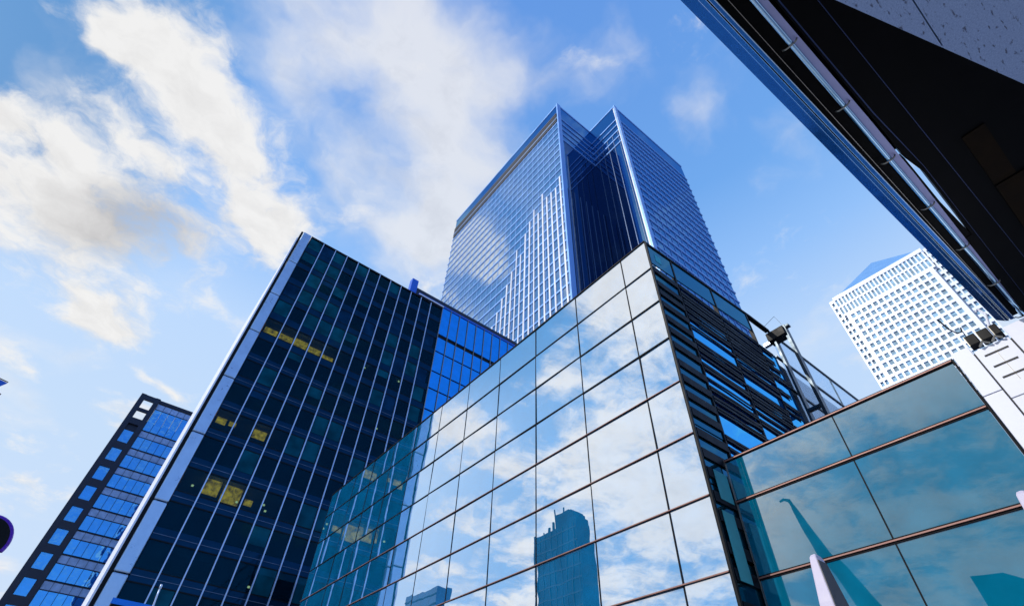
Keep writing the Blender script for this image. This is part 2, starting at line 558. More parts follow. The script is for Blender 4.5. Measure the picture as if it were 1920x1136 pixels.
# glass behind the reflection strips
rows2 = [20.45, 18.25, 16.05, 13.85, 11.65, 9.45, 7.25, 5.05, 2.85, .1]
for ci, (x0, x1) in enumerate(zip(XS[:-1]+[22.8], XS[1:]+[24.6])):
    for r in range(9):
        mat = 'side_glass' if ci == 0 else 'blue_pane'
        z1, z0 = rows2[r]-.03, rows2[r+1]+.03
        dy, dz = random.gauss(0, .003), random.gauss(0, .004)
        hw, hh = (x1-x0)/2, (z1-z0)/2
        if x0 > 16.7 and z1 < 11:
            continue
        G().hexa([(x0+.03, SW+.02+dy*hw+dz*hh, z0), (x1-.03, SW+.02-dy*hw+dz*hh, z0), (x1-.03, SW+.12, z0), (x0+.03, SW+.12, z0),
                  (x0+.03, SW+.02+dy*hw-dz*hh, z1), (x1-.03, SW+.02-dy*hw-dz*hh, z1), (x1-.03, SW+.12, z1), (x0+.03, SW+.12, z1)]).build('side_pane', mat, pav)
for x in XS[1:]:
    box(x-.05, x+.05, SW-.03, SW+.15, 0, ztop(x)-.1).build('side_mullion', 'black', pav)
# dark strips shaped as broken reflections of bands : (z, height) in each bay
for (x0, x1, lst) in ((16.05, 19.35, [(20.36, .30), (19.86, .5), (19.3, .42), (18.78, .34), (18.3, .36), (17.62, .22), (16.75, .34), (16.3, .3), (15.85, .20), (15.42, .45), (14.62, .16), (14.2, .30), (13.72, .36), (13.2, .30), (11.95, .30), (11.45, .22)]),
                      (19.45, 22.75, [(20.36, .30), (19.88, .45), (19.35, .36), (18.9, .5), (18.36, .26), (18.0, .3), (17.62, .22), (17.2, .3), (16.72, .26), (15.9, .3), (15.5, .36), (15.05, .28), (14.55, .22), (14.1, .34), (13.1, .3), (12.7, .2)]),
                      (22.85, 24.5, [(20.3, .3), (19.6, .4), (19.1, .3), (18.5, .46), (17.4, .3), (16.6, .3), (16.1, .24), (15.2, .3), (14.7, .2)])):
    for z, h in lst:
        xr = x1 - (random.uniform(0, .9) if x0 > 22 else 0)
        g = G()
        cuts = sorted([x0, xr] + [random.uniform(x0+.3, xr-.3) for _ in range(2)])
        rows_ = ((0, .36), (.52, .34)) if h > .26 else ((0, .6),)
        for (t0, th) in rows_:
            e0 = 0
            for xa, xb in zip(cuts[:-1], cuts[1:]):
                e1 = random.uniform(-.03, .03)
                za, zb_ = z-h*t0+e0, z-h*t0+e1
                g.hexa([(xa, SW-.055, za-h*th), (xb, SW-.055, zb_-h*th), (xb, SW-.015, zb_-h*th), (xa, SW-.015, za-h*th),
                        (xa, SW-.05, za), (xb, SW-.05, zb_), (xb, SW-.015, zb_), (xa, SW-.015, za)])
                e0 = e1
        g.build('reflection_strip', 'reflection_strip', pav)
for z in [20.3-.78*i-random.uniform(0, .25) for i in range(22)]:
    g = G()
    g.hexa([(14.2, SW-.05, z-.34), (WX-.03 if z < 10.4 else 15.93, SW-.05, z-.34), (WX-.03 if z < 10.4 else 15.93, SW-.015, z-.34), (14.2, SW-.015, z-.34),
            (14.2, SW-.045, z), (WX-.03 if z < 10.4 else 15.93, SW-.045, z), (WX-.03 if z < 10.4 else 15.93, SW-.015, z), (14.2, SW-.015, z)])
    g.build('reflection_strip', 'reflection_strip', pav)
box(14.62, 15.05, SW-.012, SW-.004, 21.0, 21.55).build('teal_window', 'blind', pav)  # flat teal piece over the parapet glass

# ------------------------------------------------------------------ clear rooftop screen and gantry behind the wing
scr = thing('glass_screen', 'clear rooftop glass screen with thin dark rails beside the wall of reflection strips', 'glass screen', (30, SW, 11))
g = G()
for x0, x1 in ((25.2, 28.6), (28.66, 32.1), (32.16, 36.2)):
    for z0, z1 in ((13.9, 16.1), (16.14, 18.26), (18.3, 20.5), (20.54, 22.7)):
        box(x0, x1, SW+.03, SW+.05, z0, z1).build('glass_pane', 'clear', scr)
for z in (22.76, 20.52, 18.28, 16.12):
    box(24.7, 36.3, SW-.02, SW+.1, z-.06, z+.05).build('rail', 'post', scr)
for x in (32.13, 36.25):
    box(x-.03, x+.03, SW, SW+.08, 11, 22.7).build('mullion', 'post', scr)
gan = thing('rooftop_gantry', 'tall dark two-post gantry carrying a black box above the glass screen', 'gantry', (25.3, 7.7, 11))
box(25.0, 25.4, 7.98, 8.1, 8, 22.0).build('post', 'post', gan)
box(25.0, 25.4, 7.2, 7.36, 8, 22.45).build('post', 'post', gan)
box(24.85, 25.5, 7.28, 8.35, 21.75, 22.35).build('black_box', 'black', gan, bevel=.03)
box(25.05, 25.35, 7.0, 7.25, 22.3, 22.42).build('arm', 'post', gan)
box(25.05, 25.3, 8.36, 8.75, 21.75, 21.95).build('bright_bracket', 'fin', gan)
G().tube([(25.0, 8.3, 22.36), (25.0, 8.3, 23.0), (25.0, 7.5, 23.3), (25.0, 7.3, 22.5)], .012, 6).build('wire_hoop', 'post', gan)
for z in (16.9, 15.6):
    box(25.06, 25.3, 7.36, 7.98, z, z+.14).build('crossbar', 'post', gan)

# ------------------------------------------------------------------ lower glass wing (plane x = 16.64, y 1.13 .. 8.2)
wing = thing('glass_wing', 'low teal glass wing with three rows of huge panes and rosy metal rails', 'building', (WX, 4.4, 0))
box(15.58, 30, 1.1, 7.9, 0, 10.2).build('core', 'black', wing)
WR = [10.55, 9.12, 6.86, 4.60, 2.35, .05]
for r in range(5):
    for y0, y1 in ((1.075, 4.337), (4.373, 8.10)):
        a, b = random.gauss(0, .0012), random.gauss(0, .0012)
        z1, z0 = WR[r]-.065, WR[r+1]+.065
        hw, hh = (y1-y0)/2, (z1-z0)/2
        G().hexa([(WX+a*hw+b*hh, y0, z0), (WX+.08, y0, z0), (WX+.08, y1, z0), (WX-a*hw+b*hh, y1, z0),
                  (WX+a*hw-b*hh, y0, z1), (WX+.08, y0, z1), (WX+.08, y1, z1), (WX-a*hw-b*hh, y1, z1)]).build('glass_panel', 'wing_glass', wing)
box(WX-.01, WX+.14, 4.337, 4.373, 0, 10.53).build('mullion', 'joint', wing)
for i, z in enumerate(WR[:-1]):
    t = box(WX-.03, WX+.15, 1.065, 8.11, z-.06 if i else z-.045, z+.06).build('rail', 'joint', wing)
    box(WX-.065, WX-.031, 1.065, 8.11, z-.017, z+.017).build('cap_strip', 'copper', t)
box(WX-.02, WX+.2, 1.02, 1.06, 0, 10.62).build('end_trim', 'joint', wing)
box(WX-.04, WX+.02, 8.112, 8.14, 0, 10.62).build('corner_post', 'clip', wing)
# teal blinds glimpsed in the strip of side wall beside the wing
for (x0, x1, z0, z1) in ((14.35, 14.95, 6.6, 8.6), (14.30, 14.9, 4.2, 5.9), (14.5, 15.2, 9.0, 10.0)):
    box(x0, x1, 8.13, 8.143, z0, z1).build('teal_blind', 'dim_blind', pav)

# ------------------------------------------------------------------ white pier right of the wing
pier = thing('white_pier', 'white panelled pier with three dark slots and black lamps on its top', 'pier', (WX, -.5, 0))
for y0, y1, zz in ((.59, .99, [10.75, 9.37, 7.13, 4.9, .05]), (-.22, .553, [10.55, 9.09, 6.95, 4.7, .05]), (-2.8, -.258, [10.84, 9.7, 7.7, 5.4, .05])):
    for z1, z0 in zip(zz[:-1], zz[1:]):
        box(WX-.02, WX+.25, y0, y1, z0+.013, z1-.013).build('panel', 'white_panel', pier, bevel=.006)
box(WX+.02, WX+.5, -2.8, 1.0, 0, 10.5).build('backing', 'slot', pier)
for z in (10.31, 9.96, 9.63):
    box(WX-.026, WX-.0205, -.092, .424, z-.026, z+.026).build('slot', 'slot', pier)
box(WX-.024, WX-.0205, .158, .170, 9.45, 10.37).build('seam', 'clip', pier)
for y0, y1 in ((-.20, -.03), (.0, .26), (.285, .535)):
    h = box(WX-.09, WX+.20, y0, y1, 10.68, 10.99).build('lamp_box', 'black', pier, bevel=.02)
    box(WX-.11, WX-.091, y1-.018, y1, 10.66, 10.97).build('lamp_rim', 'clip', h)
for y0, y1 in ((-.13, .09), (.15, .37)):
    G().tube([(WX-.09, y0, 10.55), (WX-.13, (y0+y1)/2, 10.64), (WX-.09, y1, 10.55)], .032, 8).build('lamp_hood', 'clip', pier)
G().tube([(WX+.05, .72, 11.88), (WX+.05, .66, 11.47), (WX+.05, .57, 11.25), (WX+.05, .46, 11.24), (WX+.05, .43, 11.36)], .020, 8).build('cable_hook', 'black', pier)
G().tube([(WX+.05, .45, 11.25), (WX+.05, .46, 11.0), (WX+.05, .46, 10.7)], .011, 6).build('cable', 'black', pier)
G().tube([(WX, -.05, 10.96), (WX, -.19, 11.38), (WX, -.13, 11.61), (WX, -.055, 11.54)], .032, 8).build('white_bracket', 'white_panel', pier)

# ------------------------------------------------------------------ canopy overhead (runs along X, underside z = 11.7)
can = thing('entrance_canopy', 'huge black canopy overhead with blue metal edge and a clipped polished tube', 'canopy', (4, -2, 11.7))
ZC = 11.7


def line(y4, s):
    return lambda x: y4 + s*(x-4)


L_out = line(.125, -.033)
L_f1 = line(-.06, -.030)
L_f2 = line(-.14, -.029)
L_sil = line(-.24, -.031)
L_brn = line(-.37, -.020)
L_po = line(-.585, -.013)
XE = [-9, -5, -1, 2, 4, 6, 8, 10, 12, 14, 15.5, 16.59]


def strip(name, mat, f0, f1, z0, z1, thick=.06, parent=can, smooth=False):
    """a long strip between two edge lines, z0 at the outer edge, z1 at the inner edge"""
    g = G()
    for x0, x1 in zip(XE[:-1], XE[1:]):
        g.hexa([(x0, f1(x0), z1), (x1, f1(x1), z1), (x1, f0(x1), z0), (x0, f0(x0), z0),
                (x0, f1(x0), z1+thick), (x1, f1(x1), z1+thick), (x1, f0(x1), z0+thick), (x0, f0(x0), z0+thick)])
    ob = g.build(name, mat, parent)
    return ob


# rounded blue edge: three facets
strip('fascia', 'fascia', L_out, L_f1, ZC+.16, ZC+.02)
strip('fascia', 'fascia', lambda x: L_f1(x)-.004, L_f2, ZC+.02, ZC-.02)
strip('fascia_groove', 'black', lambda x: L_f2(x)-.004, lambda x: L_f2(x)-.03, ZC+.03, ZC+.03)
strip('fascia_lip', 'fascia', lambda x: L_f2(x)-.034, lambda x: L_sil(x)+.012, ZC-.01, ZC-.02)
strip('silver_edge', 'silver', lambda x: L_sil(x)+.010, lambda x: L_sil(x)-.004, ZC-.03, ZC-.03)
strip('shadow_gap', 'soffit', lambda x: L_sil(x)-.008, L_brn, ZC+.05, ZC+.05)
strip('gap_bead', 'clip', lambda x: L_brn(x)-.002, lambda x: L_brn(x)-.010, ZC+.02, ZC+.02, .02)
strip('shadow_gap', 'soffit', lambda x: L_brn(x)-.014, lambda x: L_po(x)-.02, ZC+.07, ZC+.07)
g = G()
g.tube([(x, L_po(x)-.055, ZC-.03) for x in XE], .052, 14)
g.build('polished_tube', 'chrome', can, smooth=True)
for i in range(13):
    x = 5.55+1.832*(i-4)
    if x > 16.58:
        continue
    y = L_po(x)-.055
    pts = [(x, y+.16, ZC-.02), (x, y+.11, ZC-.075), (x, y+.03, ZC-.09), (x, y-.03, ZC-.09), (x, y-.09, ZC-.07), (x, y-.12, ZC-.02)]
    G().tube(pts, .016, 8).build('clip', 'clip', can, smooth=True)
strip('lilac_panel', 'lilac', lambda x: L_po(x)-.10, lambda x: -.795-.019*(x-4) if x < 9.3 else -.895+.006*(x-9.3), ZC+.0, ZC+.0, .04)


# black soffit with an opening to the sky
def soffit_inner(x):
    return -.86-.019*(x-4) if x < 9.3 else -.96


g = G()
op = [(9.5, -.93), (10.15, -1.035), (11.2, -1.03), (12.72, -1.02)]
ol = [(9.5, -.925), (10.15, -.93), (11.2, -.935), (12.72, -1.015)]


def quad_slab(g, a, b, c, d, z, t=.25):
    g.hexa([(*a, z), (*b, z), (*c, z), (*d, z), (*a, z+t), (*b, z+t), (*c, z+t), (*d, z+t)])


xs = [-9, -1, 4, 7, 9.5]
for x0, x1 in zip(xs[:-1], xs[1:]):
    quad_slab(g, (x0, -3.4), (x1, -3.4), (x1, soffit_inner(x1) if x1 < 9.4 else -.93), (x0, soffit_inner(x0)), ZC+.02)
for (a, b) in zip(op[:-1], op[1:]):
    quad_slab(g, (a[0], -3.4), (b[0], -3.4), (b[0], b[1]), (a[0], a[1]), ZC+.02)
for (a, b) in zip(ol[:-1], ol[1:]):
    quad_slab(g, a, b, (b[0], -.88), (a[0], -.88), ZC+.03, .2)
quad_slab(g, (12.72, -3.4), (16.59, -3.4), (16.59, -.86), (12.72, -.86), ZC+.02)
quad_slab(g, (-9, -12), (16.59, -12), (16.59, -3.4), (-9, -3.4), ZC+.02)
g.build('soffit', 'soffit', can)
strip('blue_seam', 'seam', lambda x: -.895-.019*(x-4) if x < 9.2 else -1.09, lambda x: -.915-.019*(x-4) if x < 9.2 else -1.10, ZC+.005, ZC+.005, .012)
strip('blue_seam', 'seam', lambda x: -1.335-.022*(x-5.3), lambda x: -1.347-.022*(x-5.3), ZC+.005, ZC+.005, .012)
g = G()
quad_slab(g, (9.9, -2.25), (11.6, -2.25), (11.6, -1.85), (9.9, -1.85), ZC-.01, .02)
quad_slab(g, (11.66, -2.4), (14.5, -2.6), (14.5, -1.85), (11.66, -1.85), ZC-.012, .02)
g.build('painted_brown_glow', 'brown', can)  # blurred brown reflected glow painted as flat dark panels
strip('roof_deck', 'soffit', lambda x: L_sil(x), lambda x: L_po(x)-.06, ZC+.30, ZC+.30, .05)
g = G()
quad_slab(g, (-9, -1.2), (9.45, -1.2), (9.45, -.5), (-9, -.5), ZC+.36, .1)
g.build('roof_deck', 'soffit', can)

# granite slab, lower, with its slanted edge
gra = thing('granite_soffit', 'pitted lilac-grey granite slab overhead with a slanted edge and one thin joint', 'stone slab', (4.5, -3, 7.5))
e0, e1 = Vector((3.22, -.89)), Vector((5.62, -1.76))
dv = (e1-e0).normalized()
a, b = e0-dv*4.5, e0+dv*9
j0, j1 = Vector((-.4, -1.36)), Vector((12, -1.36))


def cut(y):
    t = (y-e0.y)/dv.y
    return e0+dv*t


pA = cut(-1.366)
g = G()
g.prism([(pA.x, -1.366), (a.x, -1.366), (a.x, a.y)], 7.5, 7.9)
g.build('stone_panel', 'granite', gra)
pB = cut(-1.378)
g = G()
g.prism([(b.x, b.y), (a.x, b.y), (a.x, -1.378), (pB.x, -1.378)], 7.5, 7.9)
g.build('stone_panel', 'granite', gra)
g = G()
g.prism([(b.x, b.y+.02), (a.x, b.y+.02), (a.x, a.y-.03), (e0.x-dv.x*4.4, e0.y-dv.y*4.4-.03)], 7.54, 7.85)
g.build('joint', 'slot', gra)

# ------------------------------------------------------------------ dark office block (facade y = 55)
OY = 55.0
off = thing('office_block', 'dark teal glass office block with pale vertical fins and a silver corner column', 'office building', (20, OY, 0))
FL = [61.75, 58.6] + [55.25-3.37*i for i in range(17)]       # floor lines, top down
XL, XM, XR = 2.62, 25.85, 42.5
box(1.32, XR, 62.6, 80, 0, 61.2).build('core', 'office_dark', off)
for i in range(len(FL)-1):
    zt, zb = FL[i], FL[i+1]
    if zt < 8:
        break
    box(XL, XM, OY+.02, OY+.10, zb-.20, zb+.85).build('spandrel', 'spandrel', off)
    box(XL, XM, OY+.12, 62.5, zb-.30, zb).build('floor_slab', 'ceiling', off)
    pane = G()
    g = box(XL, XM, OY+.04, OY+.07, zb+.87, zt-.22)
    g.build('glazing', 'office_glass', off)
    box(XL, XM, OY-.015, OY+.019, zb-.24, zb-.14).build('floor_line', 'black', off)
    if i % 2:
        box(XL, XM, OY-.008, OY+.019, zb+.78, zb+.86).build('floor_line', 'black', off)
    if i > 5:
        box(XL, XM, OY-.02, OY+.019, zb+.28, zb+.32).build('painted_highlight', 'highlight_tint', off)  # thin highlight along the lower slabs, painted as a pale line
x = 4.62
while x < XM-.4:
    box(x-.055, x+.055, OY-.20, OY-.016, 0, 61.6).build('fin', 'fin', off)
    x += 1.90
box(XL, XM+.1, OY-.10, OY+.3, 61.55, 61.85).build('parapet', 'black', off)
box(XL, XM, OY+.12, 62.5, 61.2, 61.5).build('roof_slab', 'ceiling', off)
for i in range(len(FL)-3):
    zt, zb = FL[i], FL[i+1]
    for bay in range(12):
        q = random.random()
        near = bay < 4 and i < 6
        lit_ = (abs(zb-41.77) < .3 and bay < 6) or (abs(zb-28.29) < .3 and bay < 3) or (abs(zb-21.55) < .3 and bay < 4)
        if not lit_ and q < (.75 if near else .28):
            xa = 2.76+1.9*bay
            zlo = zb+.89 if random.random() < .6 else zt-random.uniform(.9, 2.0)
            box(xa, xa+1.72, OY+.025, OY+.035, zlo, zt-.23).build('tinted_pane', random.choice(['teal_pane', 'teal_pane', 'navy_pane']), off)
# interior lights and blinds
for (x0, x1, zf, d, z0, z1, mat) in [(2.9, 4.5, 41.77, .8, 1.5, 2.3, 'lit'), (4.8, 6.5, 41.77, .9, 1.6, 2.4, 'lit'), (6.7, 8.4, 41.77, .8, 1.5, 2.6, 'lit'), (8.6, 10.3, 41.77, .9, 1.5, 2.4, 'lit'), (10.6, 12.1, 41.77, .9, 1.5, 2.1, 'lit'),
                                    (2.9, 3.9, 28.29, .8, 1.9, 2.6, 'lit'), (4.2, 4.9, 28.29, .9, 2.1, 2.6, 'lit'), (6.8, 8.2, 28.29, .8, 1.7, 2.7, 'lit'),
                                    (4.7, 6.2, 21.55, .8, 1.5, 3.0, 'lit'), (6.5, 8.3, 21.55, .7, 1.2, 2.9, 'lit'), (8.8, 9.6, 21.55, .9, 1.6, 2.2, 'lit')]:
    box(x0, x1, OY+d, OY+d+.05, zf+z0, zf+z1).build('lit_room', mat, off)
for (x, z, d) in [(3.7, 23.4, .8), (10.6, 23.6, .8), (10.9, 23.0, .6), (18.6, 45.2, .5), (16.3, 44.4, .6), (21.5, 44.6, .5), (14.6, 38.9, .6), (15.6, 32.6, .6), (8.0, 23.0, .5), (20.1, 36.4, .5), (22.3, 47.5, .5), (12.0, 16.2, .5), (24.2, 45.9, .4), (13.8, 29.0, .5)]:
    box(x, x+.20, OY+d, OY+d+.1, z, z+.16).build('lamp', 'lamp', off)
for (x0, x1, z0, z1) in [(2.75, 4.5, 15.9, 18.0), (4.7, 6.4, 17.3, 18.0), (6.5, 8.3, 17.3, 18.0), (10.1, 11.9, 16.0, 17.9), (10.4, 11.9, 24.9, 26.0)]:
    box(x0, x1, OY+.22, OY+.25, z0, z1).build('blind', 'blind', off)
# silver corner column, jointed every second floor
zs = [61.7, 55.1, 48.5, 42.0, 35.0, 28.0, 21.0, 15.0, 8, 0]
for z1, z0 in zip(zs[:-1], zs[1:]):
    box(1.36, 2.55, OY-.35, OY+.4, z0+.05, z1-.05).build('corner_column', 'silver', off, bevel=.10)
box(1.62, 2.3, OY-.2, OY+.38, 0, 61.5).build('column_core', 'black', off)
box(1.04, 1.34, OY-.1, OY+25, 0, 61.75).build('end_wall', 'black', off)
box(.88, 1.03, OY-.2, OY+24, 0, 60.0).build('white_end_panel', 'white_panel', off)
# blue mirror section
bx = [25.9+1.74*i for i in range(11)]
rowsb = [62.35, 56.05, 52.5, 48.63, 45.5, 41.88, 38.5, 35.0, 31.5, 28, 20, 10, 0]
for r in range(len(rowsb)-1):
    for i in range(len(bx)-1):
        z1, z0 = rowsb[r], rowsb[r+1]
        if r == 0:
            z1 -= .25
        if r == 1:
            z1 -= .55
        if z1 < 36:
            continue
        dy, dz = random.gauss(0, .004), random.gauss(0, .006)
        hw, hh = .8, (z1-z0)/2
        x0, x1 = bx[i]+.10, bx[i+1]-.10
        G().hexa([(x0, OY+dy*hw+dz*hh, z0+.14), (x1, OY-dy*hw+dz*hh, z0+.14), (x1, OY+.15, z0+.14), (x0, OY+.15, z0+.14),
                  (x0, OY+dy*hw-dz*hh, z1-.10), (x1, OY-dy*hw-dz*hh, z1-.10), (x1, OY+.15, z1-.10), (x0, OY+.15, z1-.10)]).build('blue_pane', 'blue_glass', off)
box(XM, XR, OY+.10, 62.5, 0, 62.0).build('blue_section_frame', 'black', off)
for x in bx:
    box(x-.05, x+.05, OY-.14, OY+.09, 0, 62.2).build('blue_section_fin', 'clip', off)
box(21.2, XR, OY-.12, OY+.7, 62.12, 62.45).build('blue_coping', 'flag', off)
box(20.9, XR, OY+.75, OY+4, 61.9, 64.2).build('roof_plant', 'navy', off)
box(21.2, 26, OY-.25, OY-.13, 62.0, 62.2).build('white_edge', 'white_panel', off)
box(19.6, 20.8, OY+.3, OY+1.3, 61.9, 65.4).build('roof_vent', 'flag', off, bevel=.1)

# ------------------------------------------------------------------ slim blue block far left (facade y = 110)
LY = 110.0
lef = thing('blue_block', 'slim bright blue office block with a dark window column along its left edge', 'office building', (-3.5, LY, 0))
box(-8.3, 1.5, LY+.3, LY+20, 0, 53.5).build('core', 'navy', lef)
zf = [58.3] + [57.55-3.72*i for i in range(15)]
for x0, x1 in ((-8.45, -7.55), (-5.85, -5.0)):
    box(x0, x1, LY-.25, LY+.28, 0, 58.4).build('frame_pier', 'navy', lef)
k_ = 0
zz = [56.9-3.62*i for i in range(15)]
box(-7.55, -5.85, LY-.22, LY+.25, 57.35, 58.35).build('frame_rail', 'navy', lef)
for i, z in enumerate(zz):
    h = 1.35 if i < 2 else 1.2
    if i == 0:
        box(-7.55, -5.85, LY-.22, LY+.25, 54.9, 55.5).build('frame_rail', 'navy', lef)
    elif i == 1:
        box(-7.55, -5.85, LY-.22, LY+.25, 52.1, 53.3).build('frame_rail', 'navy', lef)
    else:
        zc = 56.9-3.62*i
        box(-7.55, -5.85, LY-.22, LY+.25, zc-2.6, zc-1.35).build('frame_rail', 'navy', lef)
        box(-7.5, -5.9, LY-.02, LY+.04, zc-1.35, zc+1.05).build('window', 'blue_win', lef)
for i in range(15):
    z1 = (57.6, 51.6)[i] if i < 2 else 51.6-3.72*(i-1)
    z0 = 51.6-3.72*i
    if z0 < -1:
        break
    n = 5
    for j in range(n):
        x0 = -4.95+1.28*j
        a = random.gauss(0, .008)
        b = random.gauss(0, .008)
        G().hexa([(x0+.03, LY+a+b, z0+.10), (x0+1.24, LY-a+b, z0+.10), (x0+1.24, LY+.2, z0+.10), (x0+.03, LY+.2, z0+.10),
                  (x0+.03, LY+a-b, z1-1.42), (x0+1.24, LY-a-b, z1-1.42), (x0+1.24, LY+.2, z1-1.42), (x0+.03, LY+.2, z1-1.42)]).build('window', 'blue_win', lef)
    box(-4.98, 1.48, LY+.01, LY+.22, z1-1.28, z1-.16).build('band', 'grey_band', lef)
    box(-4.98, 1.48, LY-.04, LY+.2, z1-1.42, z1-1.28).build('band_line', 'navy', lef)
    box(-4.98, 1.48, LY-.04, LY+.2, z1-.16, z1-.04).build('band_line', 'navy', lef)
box(-5.0, 1.52, LY-.1, LY+.5, 57.7, 58.25).build('coping', 'navy', lef)
for j in range(5):
    x0 = -4.95+1.28*j
    box(x0-.02, x0+.02, LY-.05, LY+.23, 0, 57.6).build('mullion', 'navy', lef)

# ------------------------------------------------------------------ big notched tower
TW = thing('notched_tower', 'tall blue glass tower with a deep notch in its near corner and pale floor lines', 'skyscraper', (90, 90, 0))
TZ = 204.0
x1_, x2_, x3_ = 60.0, 78.2, 120.0
ya_, yb_, yc_ = 57.45, 43.6, 130.0
foot = [(x2_, yb_), (x3_, yb_), (x3_, yc_), (x1_, yc_), (x1_, ya_), (x2_, ya_)]


def off_poly(d):
    return [(x2_-d, yb_-d), (x3_+d, yb_-d), (x3_+d, yc_+d), (x1_-d, yc_+d), (x1_-d, ya_-d), (x2_-d, ya_-d)]


def ring(z0, z1, d, skip=()):
    """a band that follows the footprint, proud of the glass by d"""
    g = G()
    a, b = off_poly(d), off_poly(-.3)
    n = len(a)
    for i in range(n):
        if i in skip:
            continue
        j = (i+1) % n
        g.hexa([(*a[i], z0), (*a[j], z0), (*b[j], z0), (*b[i], z0), (*a[i], z1), (*a[j], z1), (*b[j], z1), (*b[i], z1)])
    return g


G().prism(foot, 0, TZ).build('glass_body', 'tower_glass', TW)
box(x1_+2.2, x2_-.01, ya_-.04, ya_+.2, 40, TZ-30).build('painted_notch_reflection', 'notch_reflection', TW)  # the two notch faces' dark mirroring painted as a darker glass
box(x2_-.04, x2_+.2, yb_+4.2, ya_-.05, 40, TZ-26).build('painted_notch_reflection', 'notch_reflection', TW)
box(x1_-.06, x1_+.5, ya_+.3, yc_-.02, 40, TZ-11).build('painted_bright_reflection', 'tower_west', TW)  # stronger cloud reflection on this face put into its coat
FP = 4.4
z = TZ-11.5
while z > 55:
    ring(z-.33, z+.33, .26, () if z > TZ-30 else (4, 5)).build('floor_band', 'tower_band', TW)
    z -= FP
ring(TZ-.6, TZ+.4, .18).build('coping', 'tower_band', TW)
for q in (14.0, 12.4, 10.8, 9.2, 7.6):
    g = G()
    g.box(x1_-.35, x1_-.02, ya_+.6, yc_, TZ-q-.5, TZ-q+.3)
    g.build('plant_louvre', 'tower_dark', TW)
for (cx, cy) in ((x1_, ya_), (x2_, yb_)):
    box(cx-.45, cx+1.3, cy-.45, cy+.1, 0, TZ+.2).build('corner_trim', 'tower_band', TW)
box(x2_-.42, x2_-.02, yb_-.5, yb_+.5, 0, TZ-2).build('corner_fin', 'tower_fin', TW)
# white fins on the lower part of the near-left face, their tops stepping down away from the corner
y = ya_+1.2
while y < 95:
    t = (y-ya_)
    zt = 152-.58*t if t < 16 else 143-(t-16)*2.3
    zt = FP*round((zt-TZ+11.5)/FP)+TZ-11.5
    zt += FP*random.choice([-1, 0, 0, 1])
    w_ = random.uniform(.30, .48)
    if zt > 62:
        box(x1_-.30, x1_+.1, y-w_*.66, y+w_*.66, 50, zt).build('white_fin', 'tower_fin', TW)
    y += 2.15
# slender mullions on the outer faces
y = ya_+3.0
while y < yc_:
    box(x1_-.16, x1_-.061, y-.07, y+.07, 40, TZ-11).build('mullion', 'tower_band', TW)
    y += 3.0
x = x2_+3.0
while x < x3_:
    box(x-.07, x+.07, yb_-.16, yb_-.001, 40, TZ-11).build('mullion', 'tower_band', TW)
    x += 3.0
# slender mullions in the notch, its darkness put into their colour
for i in range(7):
    x = x1_+2.6*(i+.8)
    box(x-.12, x+.12, ya_-.14, ya_+.1, 50, TZ-62).build('notch_fin', 'tower_dark_fin', TW)
for i in range(5):
    y = yb_+2.6*(i+.5)
    box(x2_-.14, x2_+.1, y-.12, y+.12, 50, TZ-20).build('notch_fin', 'tower_dark_fin', TW)

# ------------------------------------------------------------------ white tower with pyramid roof
CX = 250.0
one = thing('pyramid_tower', 'white steel tower with rows of square windows and a blue pyramid roof', 'skyscraper', (CX+20, 20.5, 0))
Y0, Y1 = -.1, 41.9


def wall_holes(x, y0, y1, z0, z1, holes_y, holes_z, t):
    """a wall in plane x with a grid of rectangular openings (real holes) of depth t"""
    g = G()
    ys = [y0]
    for a, b in holes_y:
        ys += [a, b]
    ys.append(y1)
    zs_ = [z0]
    for a, b in holes_z:
        zs_ += [a, b]
    zs_.append(z1)
    for i in range(0, len(ys)-1, 2):
        g.box(x, x+t, ys[i], ys[i+1], z0, z1)
    for i in range(1, len(ys)-1, 2):
        for j in range(0, len(zs_)-1, 2):
            g.box(x, x+t, ys[i], ys[i+1], zs_[j], zs_[j+1])
    return g


hy = [(2.78+2.81*i-.92, 2.78+2.81*i+.92) for i in range(14)]
hz = sorted([(192.3-4.12*i-1.40, 192.3-4.12*i+1.25) for i in range(20)])
wall_holes(CX, Y0, Y1, 100, 195.5, hy, hz, .8).build('front_wall', 'steel', one)
box(CX+.01, CX+.8, Y0, Y1, 0, 100).build('lower_wall', 'steel', one)
wins = sorted([(zc, yc) for zc in hz for yc in hy], key=lambda q: -q[0][0])
rest = G()
for i, (zc, yc) in enumerate(wins):
    if i < 100:
        box(CX+.55, CX+.7, yc[0]-.05, yc[1]+.05, zc[0]-.05, zc[1]+.05).build('window', 'grey_win', one)
    else:
        rest.box(CX+.55, CX+.7, yc[0]-.05, yc[1]+.05, zc[0]-.05, zc[1]+.05)
o = rest.build('window', 'grey_win', one)
o['kind'] = 'stuff'
box(CX+3.0, CX+48, -4.2, 46.2, 0, 208.0).build('core', 'grey_win', one)
# stepped corners : smaller windows set back
for (a, b) in ((-4.4, -.12), (41.92, 46.4)):
    hyc = [(a+.5, a+1.75), (a+2.45, a+3.75)]
    hzc = sorted([(206.0-4.12*i-1.35, 206.0-4.12*i+1.15) for i in range(25)])
    wall_holes(CX+2.2, a, b, 95, 209.0, hyc, hzc, .6).build('corner_wall', 'steel', one)
